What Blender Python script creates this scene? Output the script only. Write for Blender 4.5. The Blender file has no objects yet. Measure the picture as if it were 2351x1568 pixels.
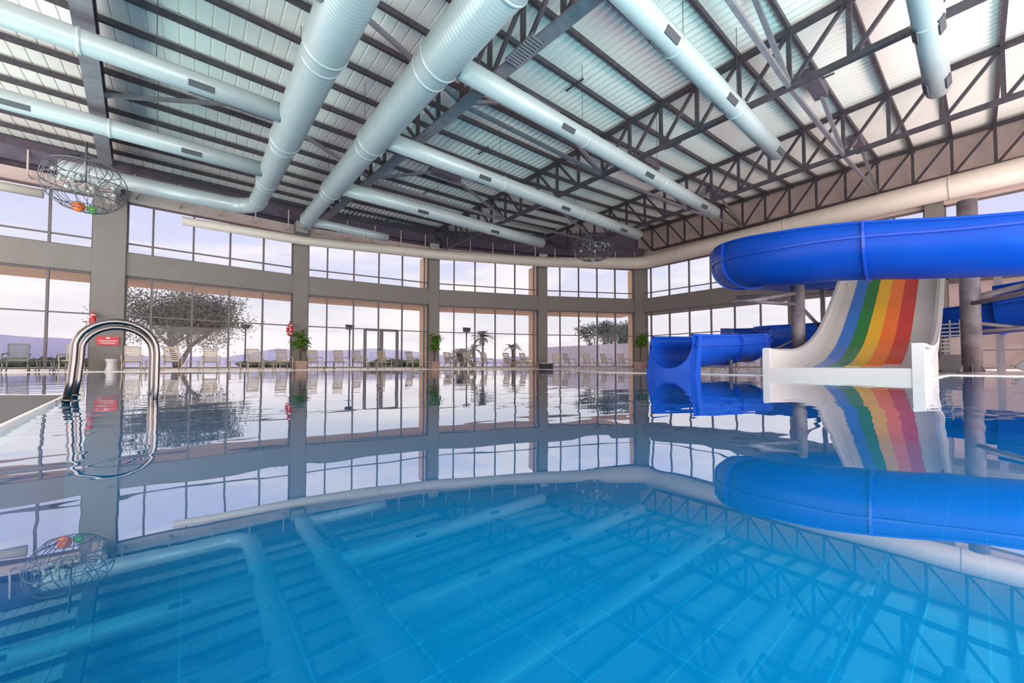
import bpy, bmesh, math, random
from mathutils import Vector, Matrix
random.seed(7)
PI = math.pi
scene = bpy.context.scene
COL = scene.collection
# ------------------------------------------------------------------ camera
F, CX, CY, PITCH, CAMZ, YAW = 896., 1175.5, 811., math.radians(1.7), 0.27, math.radians(39.8)
cd = bpy.data.cameras.new('camera'); cam = bpy.data.objects.new('camera', cd); COL.objects.link(cam)
cam.location = (0, 0, CAMZ); cam.rotation_euler = (PI/2+PITCH, 0, -YAW)
cd.sensor_width = 36; cd.lens = F/2351*36; cd.shift_y = (CY-784)/2351; cd.clip_start = .05; cd.clip_end = 3000
scene.camera = cam
scene.view_settings.view_transform = 'Standard'; scene.view_settings.look = 'None'
scene.view_settings.gamma = 1; scene.view_settings.exposure = 0.0; scene.view_settings.use_curve_mapping = False
scene.cycles.transparent_max_bounces = 24; scene.cycles.max_bounces = 8; scene.cycles.diffuse_bounces = 4
scene.cycles.glossy_bounces = 5; scene.cycles.caustics_reflective = False; scene.cycles.caustics_refractive = False
# ------------------------------------------------------------------ sky
w = bpy.data.worlds.new('sky'); scene.world = w; w.use_nodes = True
nt = w.node_tree; nt.nodes.clear()
def wn(t, **k):
    n = nt.nodes.new(t)
    for a, b in k.items(): setattr(n, a, b)
    return n
tc = wn('ShaderNodeTexCoord'); sp = wn('ShaderNodeSeparateXYZ'); nt.links.new(tc.outputs['Generated'], sp.inputs[0])
rp = wn('ShaderNodeValToRGB'); nt.links.new(sp.outputs['Z'], rp.inputs[0])
e = rp.color_ramp.elements; e[0].position = 0.0; e[0].color = (.86, .76, .80, 1); e[1].position = 1; e[1].color = (.42, .50, .85, 1)
x = e.new(.12); x.color = (.74, .73, .80, 1); x = e.new(.32); x.color = (.58, .60, .90, 1)
mp = wn('ShaderNodeMapping'); mp.inputs['Scale'].default_value = (2.2, 2.2, 11); nt.links.new(tc.outputs['Generated'], mp.inputs[0])
nz = wn('ShaderNodeTexNoise'); nz.inputs['Scale'].default_value = 1.6; nz.inputs['Detail'].default_value = 6; nt.links.new(mp.outputs[0], nz.inputs[0])
cr = wn('ShaderNodeValToRGB'); cr.color_ramp.elements[0].position = .46; cr.color_ramp.elements[1].position = .66; nt.links.new(nz.outputs[0], cr.inputs[0])
mxs = wn('ShaderNodeMix', data_type='RGBA'); nt.links.new(cr.outputs[0], mxs.inputs[0]); nt.links.new(rp.outputs[0], mxs.inputs[6]); mxs.inputs[7].default_value = (.92, .86, .88, 1)
bg = wn('ShaderNodeBackground'); nt.links.new(mxs.outputs[2], bg.inputs[0]); bg.inputs[1].default_value = 1.2
wo = wn('ShaderNodeOutputWorld'); nt.links.new(bg.outputs[0], wo.inputs[0])
# ------------------------------------------------------------------ added fill lights behind and beside the camera, and the sun
def area(name, loc, rot, sx, sy, power, color):
    l = bpy.data.lights.new(name, 'AREA'); l.shape = 'RECTANGLE'; l.size = sx; l.size_y = sy; l.energy = power; l.color = color
    o = bpy.data.objects.new(name, l); COL.objects.link(o); o.location = loc; o.rotation_euler = rot
    return o
area('back_fill', (9, -7.0, 2.3), (math.radians(90), 0, 0), 30, 4.2, 4400, (1.0, .91, .87))        # added fill behind the camera, faces +Y
area('up_fill_back', (6, -4.6, .35), (PI, 0, 0), 32, 4.0, 450, (.95, .97, 1.0))        # added upward fill behind the camera, brightens the ceiling
area('left_fill', (-12, 8, 3.6), (math.radians(104), 0, -PI/2), 26, 6.5, 2400, (1.0, .95, .95))     # added fill out of view at the left, faces +X
area('up_fill_left', (-12.6, 9, .35), (PI, 0, 0), 4, 18, 300, (1.0, .95, .90))     # added upward fill beyond the left edge
area('underwater_fill', (1.6, -3.4, -1.1), (PI, 0, 0), 11, 2.8, 2700, (.85, 1.0, 1.0))     # added light below the water, gives the near ceiling a teal lift
area('underwater_fill', (-7.2, 11.5, -1.1), (PI, 0, 0), 3.6, 6.5, 2100, (1, .66, .58))     # added warm light below the water, brightens the left ceiling
sun = bpy.data.lights.new('sun', 'SUN'); sun.energy = 2.0; sun.angle = math.radians(6); sun.color = (1, .9, .8)
so = bpy.data.objects.new('sun', sun); COL.objects.link(so); so.rotation_euler = (math.radians(48), 0, math.radians(140))

# ------------------------------------------------------------------ projection helpers (pixel -> place)
cu, su = math.cos(YAW), math.sin(YAW)
def ray(px, py):
    a = (px-CX)/F; b = (CY-py)/F
    d = math.cos(PITCH)-b*math.sin(PITCH); h = math.sin(PITCH)+b*math.cos(PITCH)
    return Vector((a*cu+d*su, -a*su+d*cu, h))
def PX(px, py, z):
    r = ray(px, py); t = (z-CAMZ)/r.z
    return Vector((r.x*t, r.y*t, z))
def PD(px, py, dist):      # at a forward distance
    r = ray(px, py); f = r.x*su+r.y*cu
    r = r*(dist/f); return Vector((r.x, r.y, r.z+CAMZ))
# ------------------------------------------------------------------ materials
def mat(name, col, rough=.5, metal=0, noise=0, nscale=4, bump=0, bscale=30, spec=.5, col2=None, trans=0, stretch=None):
    m = bpy.data.materials.new(name); m.use_nodes = True; n = m.node_tree; b = n.nodes['Principled BSDF']
    b.inputs['Base Color'].default_value = (*col, 1); b.inputs['Roughness'].default_value = rough
    b.inputs['Metallic'].default_value = metal; b.inputs['Specular IOR Level'].default_value = spec
    t = n.nodes.new('ShaderNodeTexCoord')
    if noise:
        nn = n.nodes.new('ShaderNodeTexNoise'); nn.inputs['Scale'].default_value = nscale; nn.inputs['Detail'].default_value = 5
        if stretch:
            mm = n.nodes.new('ShaderNodeMapping'); mm.inputs['Scale'].default_value = stretch
            n.links.new(t.outputs['Object'], mm.inputs[0]); n.links.new(mm.outputs[0], nn.inputs[0])
        else: n.links.new(t.outputs['Object'], nn.inputs[0])
        mx = n.nodes.new('ShaderNodeMix'); mx.data_type = 'RGBA'
        c2 = col2 or tuple(c*(1-noise) for c in col)
        mx.inputs[6].default_value = (*col, 1); mx.inputs[7].default_value = (*c2, 1)
        rr = n.nodes.new('ShaderNodeValToRGB'); rr.color_ramp.elements[0].position = .35; rr.color_ramp.elements[1].position = .7
        n.links.new(nn.outputs[0], rr.inputs[0]); n.links.new(rr.outputs[0], mx.inputs[0]); n.links.new(mx.outputs[2], b.inputs['Base Color'])
    if bump:
        nb = n.nodes.new('ShaderNodeTexNoise'); nb.inputs['Scale'].default_value = bscale; n.links.new(t.outputs['Object'], nb.inputs[0])
        bb = n.nodes.new('ShaderNodeBump'); bb.inputs['Strength'].default_value = bump; n.links.new(nb.outputs[0], bb.inputs['Height']); n.links.new(bb.outputs[0], b.inputs['Normal'])
    return m
M = {}
M['wall'] = mat('painted_concrete', (.23, .20, .182), .75, noise=.08, nscale=1.5)
M['lintel'] = mat('lintel_plaster', (.66, .50, .46), .8, noise=.1)
M['peach'] = mat('peach_render', (.86, .60, .42), .85, noise=.05, nscale=2)
M['pink'] = mat('pink_render', (.80, .60, .54), .85, noise=.08, nscale=1)
M['roof'] = mat('white_sheet', (.88, .79, .73), .5, noise=.05, nscale=.6)
M['steel'] = mat('dark_steel', (.078, .064, .076), .5, noise=.35, nscale=6, spec=.4)
M['steelw'] = mat('weathered_steel', (.17, .145, .15), .55, noise=.4, nscale=3)
M['steel2'] = mat('grey_steel', (.21, .185, .205), .45, noise=.25, nscale=5)
M['purple'] = mat('purple_steel', (.135, .10, .135), .6, noise=.3, nscale=3)
M['duct'] = mat('galvanised_duct', (.40, .44, .44), .4, metal=.1, noise=.06, nscale=2)
M['spiral'] = mat('spiral_duct', (.40, .44, .44), .36, metal=.15, noise=.05, nscale=2)
def add_spiral(m):
    n = m.node_tree; b = n.nodes['Principled BSDF']; g = n.nodes.new('ShaderNodeTexCoord'); wv = n.nodes.new('ShaderNodeTexWave'); wv.bands_direction = 'Y'; wv.inputs['Scale'].default_value = 3.6
    n.links.new(g.outputs['Object'], wv.inputs[0]); bb = n.nodes.new('ShaderNodeBump'); bb.inputs['Strength'].default_value = .14; bb.inputs['Distance'].default_value = .012
    n.links.new(wv.outputs['Fac'], bb.inputs['Height']); n.links.new(bb.outputs[0], b.inputs['Normal'])
add_spiral(M['spiral'])
M['ductw'] = mat('cream_duct', (.66, .58, .50), .5, noise=.05, nscale=2)
M['grille'] = mat('grille_dark', (.05, .05, .055), .6)
M['alum'] = mat('window_frame_grey', (.16, .13, .135), .5, noise=.2, nscale=8)
M['chrome'] = mat('polished_steel', (.12, .105, .10), .28, metal=1)
M['deck'] = mat('wet_deck_tile', (.50, .44, .41), .18, noise=.12, nscale=1.2)
M['grate'] = mat('grey_deck_grating', (.12, .105, .10), .6, noise=.2, nscale=25, stretch=(1, 12, 1))
M['coping'] = mat('pale_coping', (.78, .70, .66), .3, noise=.06)
M['blue'] = mat('blue_fibreglass', (.002, .058, .40), .4, noise=.12, nscale=.8, spec=.2)
M['blued'] = mat('blue_flange', (.004, .055, .42), .3, noise=.12, nscale=2)
M['white'] = mat('white_fibreglass', (.52, .49, .47), .35, noise=.07, nscale=1.5)
M['lane'] = {k: mat('lane_'+k, c, .25, noise=.06, nscale=2) for k, c in dict(blue=(.02, .15, .52), green=(.01, .17, .035), yellow=(.80, .42, .015), orange=(.85, .15, .01), red=(.56, .012, .01)).items()}
M['pole'] = mat('weathered_pole', (.20, .165, .175), .5, noise=.45, nscale=3, col2=(.10, .08, .095))
M['chair'] = mat('beige_plastic', (.52, .42, .33), .4, noise=.06)
M['chairg'] = mat('grey_plastic', (.18, .17, .17), .4, noise=.06)
M['red'] = mat('red_plastic', (.60, .02, .03), .4, noise=.1)
M['signwhite'] = mat('sign_white', (.85, .75, .75), .5)
M['leaf'] = mat('plant_leaf', (.16, .30, .03), .4, noise=.5, nscale=9, col2=(.05, .16, .02))
M['pot'] = mat('clay_pot', (.50, .33, .27), .7, noise=.15, nscale=5)
M['wood'] = mat('stem_brown', (.16, .09, .05), .8, noise=.3)
M['bark'] = mat('bark', (.19, .13, .12), .9, noise=.4, nscale=6)
M['treeleaf'] = mat('tree_foliage', (.27, .22, .20), .8, noise=.5, nscale=1.2, col2=(.20, .23, .14))
M['hedge'] = mat('far_green', (.10, .13, .06), .9, noise=.5, nscale=2)
M['olive'] = mat('olive_foliage', (.24, .27, .22), .9, noise=.4, nscale=2)
M['hill'] = mat('hazed_hill', (.34, .32, .44), 1, noise=.2, nscale=.02, col2=(.42, .38, .48))  # distance haze is mixed into this base colour
M['ground'] = mat('terrace_ground', (.52, .46, .45), .9, noise=.12, nscale=.4)
M['black'] = mat('black_case', (.015, .015, .03), .4)
M['wire'] = mat('wire_metal', (.16, .15, .17), .4, metal=.6)
M['orange'] = mat('orange_ball', (.75, .16, .03), .4, noise=.1)
M['green'] = mat('green_ball', (.12, .42, .08), .4, noise=.1)
M['frost'] = mat('pearl_glass', (.42, .46, .42), .25, noise=.1)
M['housew'] = mat('pale_house', (.62, .55, .56), .9, noise=.1)
M['tile'] = None
def pool_mat():
    m = bpy.data.materials.new('pool_tile'); m.use_nodes = True; n = m.node_tree; b = n.nodes['Principled BSDF']; b.inputs['Roughness'].default_value = .5
    b.inputs['Specular IOR Level'].default_value = .1
    g = n.nodes.new('ShaderNodeNewGeometry'); s = n.nodes.new('ShaderNodeSeparateXYZ'); n.links.new(g.outputs['Position'], s.inputs[0])
    def line(out, period, wd):
        a = n.nodes.new('ShaderNodeMath'); a.operation = 'PINGPONG'; n.links.new(out, a.inputs[0]); a.inputs[1].default_value = period/2
        c = n.nodes.new('ShaderNodeMath'); c.operation = 'LESS_THAN'; n.links.new(a.outputs[0], c.inputs[0]); c.inputs[1].default_value = wd/2
        return c.outputs[0]
    l1 = line(s.outputs['Y'], .25, .007); l2 = line(s.outputs['X'], .5, .007)
    mx = n.nodes.new('ShaderNodeMath'); mx.operation = 'MAXIMUM'; n.links.new(l1, mx.inputs[0]); n.links.new(l2, mx.inputs[1])
    k = n.nodes.new('ShaderNodeMath'); k.operation = 'MULTIPLY'; n.links.new(mx.outputs[0], k.inputs[0]); k.inputs[1].default_value = .28
    nn = n.nodes.new('ShaderNodeTexNoise'); nn.inputs['Scale'].default_value = .5; n.links.new(g.outputs['Position'], nn.inputs[0])
    c1 = n.nodes.new('ShaderNodeMix'); c1.data_type = 'RGBA'; n.links.new(nn.outputs[0], c1.inputs[0]); c1.inputs[6].default_value = (.0002, .175, .42, 1); c1.inputs[7].default_value = (.0002, .215, .48, 1)
    c2 = n.nodes.new('ShaderNodeMix'); c2.data_type = 'RGBA'; n.links.new(k.outputs[0], c2.inputs[0]); n.links.new(c1.outputs[2], c2.inputs[6]); c2.inputs[7].default_value = (.02, .45, .75, 1)
    n.links.new(c2.outputs[2], b.inputs['Base Color'])
    return m
M['tile'] = pool_mat()
def water_mat():
    m = bpy.data.materials.new('pool_water'); m.use_nodes = True; n = m.node_tree; n.nodes.clear()
    o = n.nodes.new('ShaderNodeOutputMaterial'); mix = n.nodes.new('ShaderNodeMixShader')
    gl = n.nodes.new('ShaderNodeBsdfGlossy'); gl.inputs['Roughness'].default_value = .0; gl.inputs['Color'].default_value = (1, 1, 1, 1)
    tr = n.nodes.new('ShaderNodeBsdfTransparent'); tr.inputs['Color'].default_value = (.45, .98, 1, 1)
    g = n.nodes.new('ShaderNodeNewGeometry')
    def noise(scale, sx, sy, det=2):
        mp = n.nodes.new('ShaderNodeMapping'); mp.inputs['Scale'].default_value = (sx, sy, 1); mp.inputs['Rotation'].default_value = (0, 0, math.radians(40))
        n.links.new(g.outputs['Position'], mp.inputs[0])
        t = n.nodes.new('ShaderNodeTexNoise'); t.inputs['Scale'].default_value = scale; t.inputs['Detail'].default_value = det; n.links.new(mp.outputs[0], t.inputs[0]); return t
    a = noise(1.6, 1, 1.8); b2 = noise(.35, 1, 1, 1)
    # ripples live in patches
    pr = n.nodes.new('ShaderNodeValToRGB'); pr.color_ramp.elements[0].position = .42; pr.color_ramp.elements[1].position = .68
    pr.color_ramp.elements[0].color = (.09, .09, .09, 1); n.links.new(b2.outputs[0], pr.inputs[0])
    mu = n.nodes.new('ShaderNodeMath'); mu.operation = 'MULTIPLY'; n.links.new(a.outputs[0], mu.inputs[0]); n.links.new(pr.outputs[0], mu.inputs[1])
    bp = n.nodes.new('ShaderNodeBump'); bp.inputs['Strength'].default_value = .35; bp.inputs['Distance'].default_value = .028; n.links.new(mu.outputs[0], bp.inputs['Height'])
    n.links.new(bp.outputs[0], gl.inputs['Normal'])
    lw = n.nodes.new('ShaderNodeLayerWeight'); lw.inputs['Blend'].default_value = .5; n.links.new(bp.outputs[0], lw.inputs['Normal'])
    r = n.nodes.new('ShaderNodeValToRGB'); el = r.color_ramp.elements
    pts = [(0, .03), (.35, .06), (.50, .10), (.60, .19), (.65, .30), (.70, .52), (.80, .56), (.90, .74), (1, .98)]
    el[0].position, el[0].color = pts[0][0], (pts[0][1],)*3+(1,); el[1].position, el[1].color = 1, (pts[-1][1],)*3+(1,)
    for p, v in pts[1:-1]:
        q = el.new(p); q.color = (v, v, v, 1)
    tn = n.nodes.new('ShaderNodeValToRGB'); tn.color_ramp.elements[0].position = .60; tn.color_ramp.elements[0].color = (.15, .80, 1, 1); tn.color_ramp.elements[1].position = .70; tn.color_ramp.elements[1].color = (1, 1, 1, 1)
    n.links.new(lw.outputs['Facing'], tn.inputs[0]); n.links.new(tn.outputs[0], gl.inputs['Color'])
    n.links.new(lw.outputs['Facing'], r.inputs[0]); n.links.new(r.outputs[0], mix.inputs[0])
    n.links.new(tr.outputs[0], mix.inputs[1]); n.links.new(gl.outputs[0], mix.inputs[2]); n.links.new(mix.outputs[0], o.inputs[0])
    return m
M['water'] = water_mat()
def glass_mat():
    m = bpy.data.materials.new('window_glass'); m.use_nodes = True; n = m.node_tree; n.nodes.clear()
    o = n.nodes.new('ShaderNodeOutputMaterial'); mix = n.nodes.new('ShaderNodeMixShader'); gl = n.nodes.new('ShaderNodeBsdfGlossy'); gl.inputs['Roughness'].default_value = .02
    tr = n.nodes.new('ShaderNodeBsdfTransparent'); tr.inputs['Color'].default_value = (.95, .95, .95, 1)
    mix.inputs[0].default_value = .01
    n.links.new(tr.outputs[0], mix.inputs[1]); n.links.new(gl.outputs[0], mix.inputs[2]); n.links.new(mix.outputs[0], o.inputs[0]); return m
M['glass'] = glass_mat()
# ------------------------------------------------------------------ mesh builder
class MB:
    def __init__(s): s.v = []; s.f = []; s.sm = []
    def quadprism(s, a, b):      # two lists of matching points, ends capped
        n = len(a); o = len(s.v); s.v += [tuple(p) for p in a]+[tuple(p) for p in b]
        for i in range(n): s.f.append((o+i, o+(i+1) % n, o+n+(i+1) % n, o+n+i)); s.sm.append(False)
        s.f.append(tuple(range(o+n-1, o-1, -1))); s.sm.append(False); s.f.append(tuple(range(o+n, o+2*n))); s.sm.append(False)
    def box(s, x0, x1, y0, y1, z0, z1):
        s.quadprism([(x0, y0, z0), (x1, y0, z0), (x1, y1, z0), (x0, y1, z0)], [(x0, y0, z1), (x1, y0, z1), (x1, y1, z1), (x0, y1, z1)])
    def bar(s, p, q, w, h=None, up=(0, 0, 1)):
        p = Vector(p); q = Vector(q); h = h or w; d = (q-p).normalized(); u = Vector(up)
        if abs(d.dot(u)) > .98: u = Vector((0, 1, 0))
        r = d.cross(u).normalized()*(w/2); t = r.cross(d).normalized()*(h/2)
        s.quadprism([p-r-t, p+r-t, p+r+t, p-r+t], [q-r-t, q+r-t, q+r+t, q-r+t])
    def tube(s, pts, r, n=12, cap=True, smooth=True):
        pts = [Vector(p) for p in pts]; rs = r if isinstance(r, (list, tuple)) else [r]*len(pts)
        o = len(s.v); prev = None
        for i, p in enumerate(pts):
            d = (pts[min(i+1, len(pts)-1)]-pts[max(i-1, 0)]).normalized()
            if prev is None:
                u = Vector((0, 0, 1)) if abs(d.z) < .9 else Vector((1, 0, 0)); a = d.cross(u).normalized()
            else: a = (prev-d*prev.dot(d)).normalized()
            prev = a; b = d.cross(a)
            for k in range(n):
                t = 2*PI*k/n; s.v.append(tuple(p+a*math.cos(t)*rs[i]+b*math.sin(t)*rs[i]))
        for i in range(len(pts)-1):
            for k in range(n):
                s.f.append((o+i*n+k, o+i*n+(k+1) % n, o+(i+1)*n+(k+1) % n, o+(i+1)*n+k)); s.sm.append(smooth)
        if cap:
            s.f.append(tuple(range(o+n-1, o-1, -1))); s.sm.append(False); e = o+(len(pts)-1)*n; s.f.append(tuple(range(e, e+n))); s.sm.append(False)
    def ball(s, c, rx, ry=None, rz=None, n=14, m=9, jit=0):
        ry = ry or rx; rz = rz or rx; o = len(s.v)
        for j in range(m+1):
            ph = PI*j/m
            for k in range(n):
                t = 2*PI*k/n; q = 1+random.uniform(-jit, jit)
                s.v.append((c[0]+rx*q*math.sin(ph)*math.cos(t), c[1]+ry*q*math.sin(ph)*math.sin(t), c[2]+rz*q*math.cos(ph)))
        for j in range(m):
            for k in range(n): s.f.append((o+j*n+k, o+(j+1)*n+k, o+(j+1)*n+(k+1) % n, o+j*n+(k+1) % n)); s.sm.append(True)
    def grid(s, rows, smooth=True, closed=False):
        o = len(s.v); n = len(rows[0])
        for r in rows: s.v += [tuple(p) for p in r]
        for i in range(len(rows)-1):
            for k in range(n if closed else n-1):
                s.f.append((o+i*n+k, o+i*n+(k+1) % n, o+(i+1)*n+(k+1) % n, o+(i+1)*n+k)); s.sm.append(smooth)
    def poly(s, pts):
        o = len(s.v); s.v += [tuple(p) for p in pts]; s.f.append(tuple(range(o, o+len(pts)))); s.sm.append(False)
    def ring(s, c, axis, R, r, n=24, m=8):
        axis = Vector(axis).normalized(); u = Vector((0, 0, 1)) if abs(axis.z) < .9 else Vector((1, 0, 0)); a = axis.cross(u).normalized(); b = axis.cross(a)
        o = len(s.v); c = Vector(c)
        for i in range(n):
            t = 2*PI*i/n; d = a*math.cos(t)+b*math.sin(t)
            for k in range(m):
                q = 2*PI*k/m; s.v.append(tuple(c+d*(R+r*math.cos(q))+axis*r*math.sin(q)))
        for i in range(n):
            for k in range(m): s.f.append((o+i*m+k, o+i*m+(k+1) % m, o+((i+1) % n)*m+(k+1) % m, o+((i+1) % n)*m+k)); s.sm.append(True)
    def build(s, name, m, parent=None, solid=0):
        me = bpy.data.meshes.new(name); me.from_pydata(s.v, [], s.f); me.update()
        me.polygons.foreach_set('use_smooth', s.sm)
        bm = bmesh.new(); bm.from_mesh(me); bmesh.ops.recalc_face_normals(bm, faces=bm.faces); bm.to_mesh(me); bm.free()
        if m: me.materials.append(m)
        o = bpy.data.objects.new(name, me); COL.objects.link(o)
        if parent:
            o.parent = parent; o.matrix_parent_inverse = Matrix.LocRotScale(parent.location, parent.rotation_euler, parent.scale).inverted() if parent.get('_w') else Matrix()
        if solid:
            md = o.modifiers.new('solid', 'SOLIDIFY'); md.thickness = solid; md.offset = 0
        return o
def tag(o, label, cat=None, group=None, kind=None):
    o['label'] = label
    if cat: o['category'] = cat
    if group: o['group'] = group
    if kind: o['kind'] = kind
    return o
def empty(name, loc=(0, 0, 0), rz=0, world=False):
    o = bpy.data.objects.new(name, None); COL.objects.link(o); o.location = loc; o.rotation_euler = (0, 0, rz)
    if world: o['_w'] = 1      # children are given in world coordinates
    return o
def thing(name, label, cat, loc=(0, 0, 0), rz=0, group=None, world=False, kind=None):
    return tag(empty(name, loc, rz, world), label, cat, group, kind)
def copy_tree(o, parent=None):
    c = o.copy(); COL.objects.link(c); c.parent = parent
    for ch in list(o.children): copy_tree(ch, c)
    return c
ORD = ['first', 'second', 'third', 'fourth', 'fifth', 'sixth', 'seventh', 'eighth', 'ninth', 'tenth', 'eleventh', 'twelfth', 'thirteenth', 'fourteenth', 'fifteenth', 'sixteenth', 'seventeenth', 'eighteenth', 'nineteenth', 'twentieth', 'twenty-first', 'twenty-second', 'twenty-third', 'twenty-fourth', 'twenty-fifth', 'twenty-sixth', 'twenty-seventh', 'twenty-eighth', 'twenty-ninth', 'thirtieth']
# ------------------------------------------------------------------ facade layout
CP = [Vector((-10, 23.7)), Vector((-2.63, 23.76)), Vector((4.74, 23.89)), Vector((12.29, 22.7)), Vector((19.43, 19.9)), Vector((26.1, 16.2))]
ZB0, ZB1, ZH, ZT = 4.17, 5.17, 7.45, 9.1
def normal_out(a, b):
    d = (b-a).normalized(); return Vector((-d.y, d.x))
def v3(p, z): return (p.x, p.y, z)
def strip(mb, a, b, o0, o1, z0, z1):
    n = normal_out(a, b); mb.quadprism([v3(a+n*o0, z0), v3(b+n*o0, z0), v3(b+n*o1, z0), v3(a+n*o1, z0)], [v3(a+n*o0, z1), v3(b+n*o0, z1), v3(b+n*o1, z1), v3(a+n*o1, z1)])
# roof height per u
TR_TOP = [(-2.6, 8.75), (5.3, 8.75), (12, 8.9), (18.8, 9.4), (25.8, 10.2)]
def roof_z(u):
    p = [(-16, 8.75)]+TR_TOP+[(28, 10.4)]
    for (a, za), (b, zb) in zip(p, p[1:]):
        if u <= b: return za+(zb-za)*(u-a)/(b-a)+.24
    return 10.6
# ------------------------------------------------------------------ walls
wallL = tag(empty('wall_left'), 'long faceted window wall of grey concrete columns and beams', kind='structure')
mb = MB()
for a, b in zip(CP, CP[1:]):
    strip(mb, a, b, 0, .7, ZB0, ZB1)
mb.build('middle_beam', M['wall'], wallL)
mb = MB()
for a, b in zip(CP, CP[1:]): strip(mb, a, b, .05, .5, ZH, 7.95)
mb.build('window_lintel', M['lintel'], wallL)
mb = MB()
for a, b in zip(CP, CP[1:]): strip(mb, a, b, .35, .5, 7.95, roof_z(b.x)+.3)
mb.build('upper_wall_panel', M['purple'], wallL)
mb = MB()
for a, b in zip(CP, CP[1:]): strip(mb, a, b, 0, .5, -.1, .10)
mb.build('window_curb', M['coping'], wallL)
CW = [.5, .5, .36, .33, .33, .52]
for i, c in enumerate(CP):
    m0 = MB(); h = CW[i]
    d = (CP[min(i+1, 5)]-CP[max(i-1, 0)]).normalized() if i not in (1, 5) else Vector((1, 0))
    if i == 5: d = (CP[5]-CP[4]).normalized()
    n = Vector((-d.y, d.x)); c0 = c - n*.08
    p = [c0-d*h, c0+d*h, c0+d*h+n*.85, c0-d*h+n*.85]
    m0.quadprism([v3(q, -.1) for q in p], [v3(q, 8.1) for q in p])
    m0.build('column', M['wall'], wallL)
    m1 = MB(); q0 = c-n*.2; p = [q0-d*.3, q0+d*.3, q0+d*.3+n*.6, q0-d*.3+n*.6]
    m1.quadprism([v3(q, 7.55) for q in p], [v3(q, 8.15) for q in p]); m1.build('bearing_pad', M['white'], wallL)
# purple sloping trough above the windows, in front of the wall, with hanger brackets
mb = MB()
for a, b in zip(CP[:], CP[1:]):
    n = normal_out(a, b)
    r0 = [(-.55, 8.55), (-.15, 8.15), (.3, 8.2), (.3, 8.9), (-.4, 8.9)]
    mb.quadprism([v3(a+n*o, z) for o, z in r0], [v3(b+n*o, z) for o, z in r0])
tr = tag(mb.build('roof_trough', M['purple']), 'dark purple steel trough running along the top of the faceted window wall', 'trough')
mb = MB()
for a, b in zip(CP, CP[1:]):
    L = (b-a).length; n = normal_out(a, b)
    for k in range(5):
        p = a+(b-a)*((k+.5)/5)-n*.5
        mb = MB(); mb.bar(v3(p, 7.6), v3(p, 8.6), .05, .05)
        mb.bar(v3(p, 7.6), v3(p+n*.6, 7.6), .05, .05)
        mb.build('bracket', M['lintel'], tr)
# wall right
XR = 26.1
wallR = tag(empty('wall_right'), 'straight window wall of grey concrete behind the water slides', kind='structure')
mb = MB(); mb.box(XR, XR+.7, -8, 16.2, ZB0-.0, ZB1); mb.build('middle_beam', M['wall'], wallR)
mb = MB(); mb.box(XR+.1, XR+.6, -8, 16.2, 7.5, 7.95); mb.build('window_lintel', M['lintel'], wallR)
mb = MB(); mb.box(XR+.3, XR+.5, -8, 16.6, 7.95, 10.8); mb.build('upper_wall_panel', M['lintel'], wallR)
mb = MB(); mb.box(XR, XR+.5, -8, 16.2, -.1, .10); mb.build('window_curb', M['coping'], wallR)
for y in (6.6, 1.2, -3.6):
    mb = MB(); mb.box(XR-.1, XR+.7, y-.3, y+.3, -.1, 8); mb.build('column', M['wall'], wallR)
# soffits outside
mb = MB()
for i, (a, b) in enumerate(zip(CP, CP[1:])):
    n = normal_out(a, b); n0 = normal_out(CP[max(i-1, 0)], CP[max(i-1, 0)+1]); n1 = normal_out(CP[min(i+1, 4)], CP[min(i+1, 4)+1])
    na = (n+n0).normalized() if i else n; nb = (n+n1).normalized()
    zz = lambda z: [v3(a+na*.7, z), v3(b+nb*.7, z), v3(b+nb*3.3, z), v3(a+na*3.3, z)]
    mb.quadprism(zz(ZB0), zz(ZB0+.25))
tag(mb.build('trim_1', M['peach']), 'peach canopy soffit outside above the lower windows', kind='structure')
mb = MB(); mb.box(XR+.7, XR+2.2, -8, 16.8, ZB0, ZB0+.25)
tag(mb.build('trim_2', M['wall']), 'grey canopy outside the right window wall', kind='structure')
for i in (3, 4, 5):
    a, b = CP[i-1], CP[i]; n = normal_out(a, b); d = (b-a).normalized(); c = CP[i]-d*(CW[i]+.02); mb = MB(); fd = 1.0 if i == 5 else 1.9
    mb.quadprism([v3(c+n*.30, 0), v3(c+d*.25+n*.30, 0), v3(c+d*.25+n*fd, 0), v3(c+n*fd, 0)], [v3(c+n*.30, 7.5), v3(c+d*.25+n*.30, 7.5), v3(c+d*.25+n*fd, 7.5), v3(c+n*fd, 7.5)])
    tag(mb.build('trim_%d' % (i+1), M['peach']), 'peach fin wall outside the %s column of the faceted wall' % ORD[i-0], kind='structure')
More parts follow.
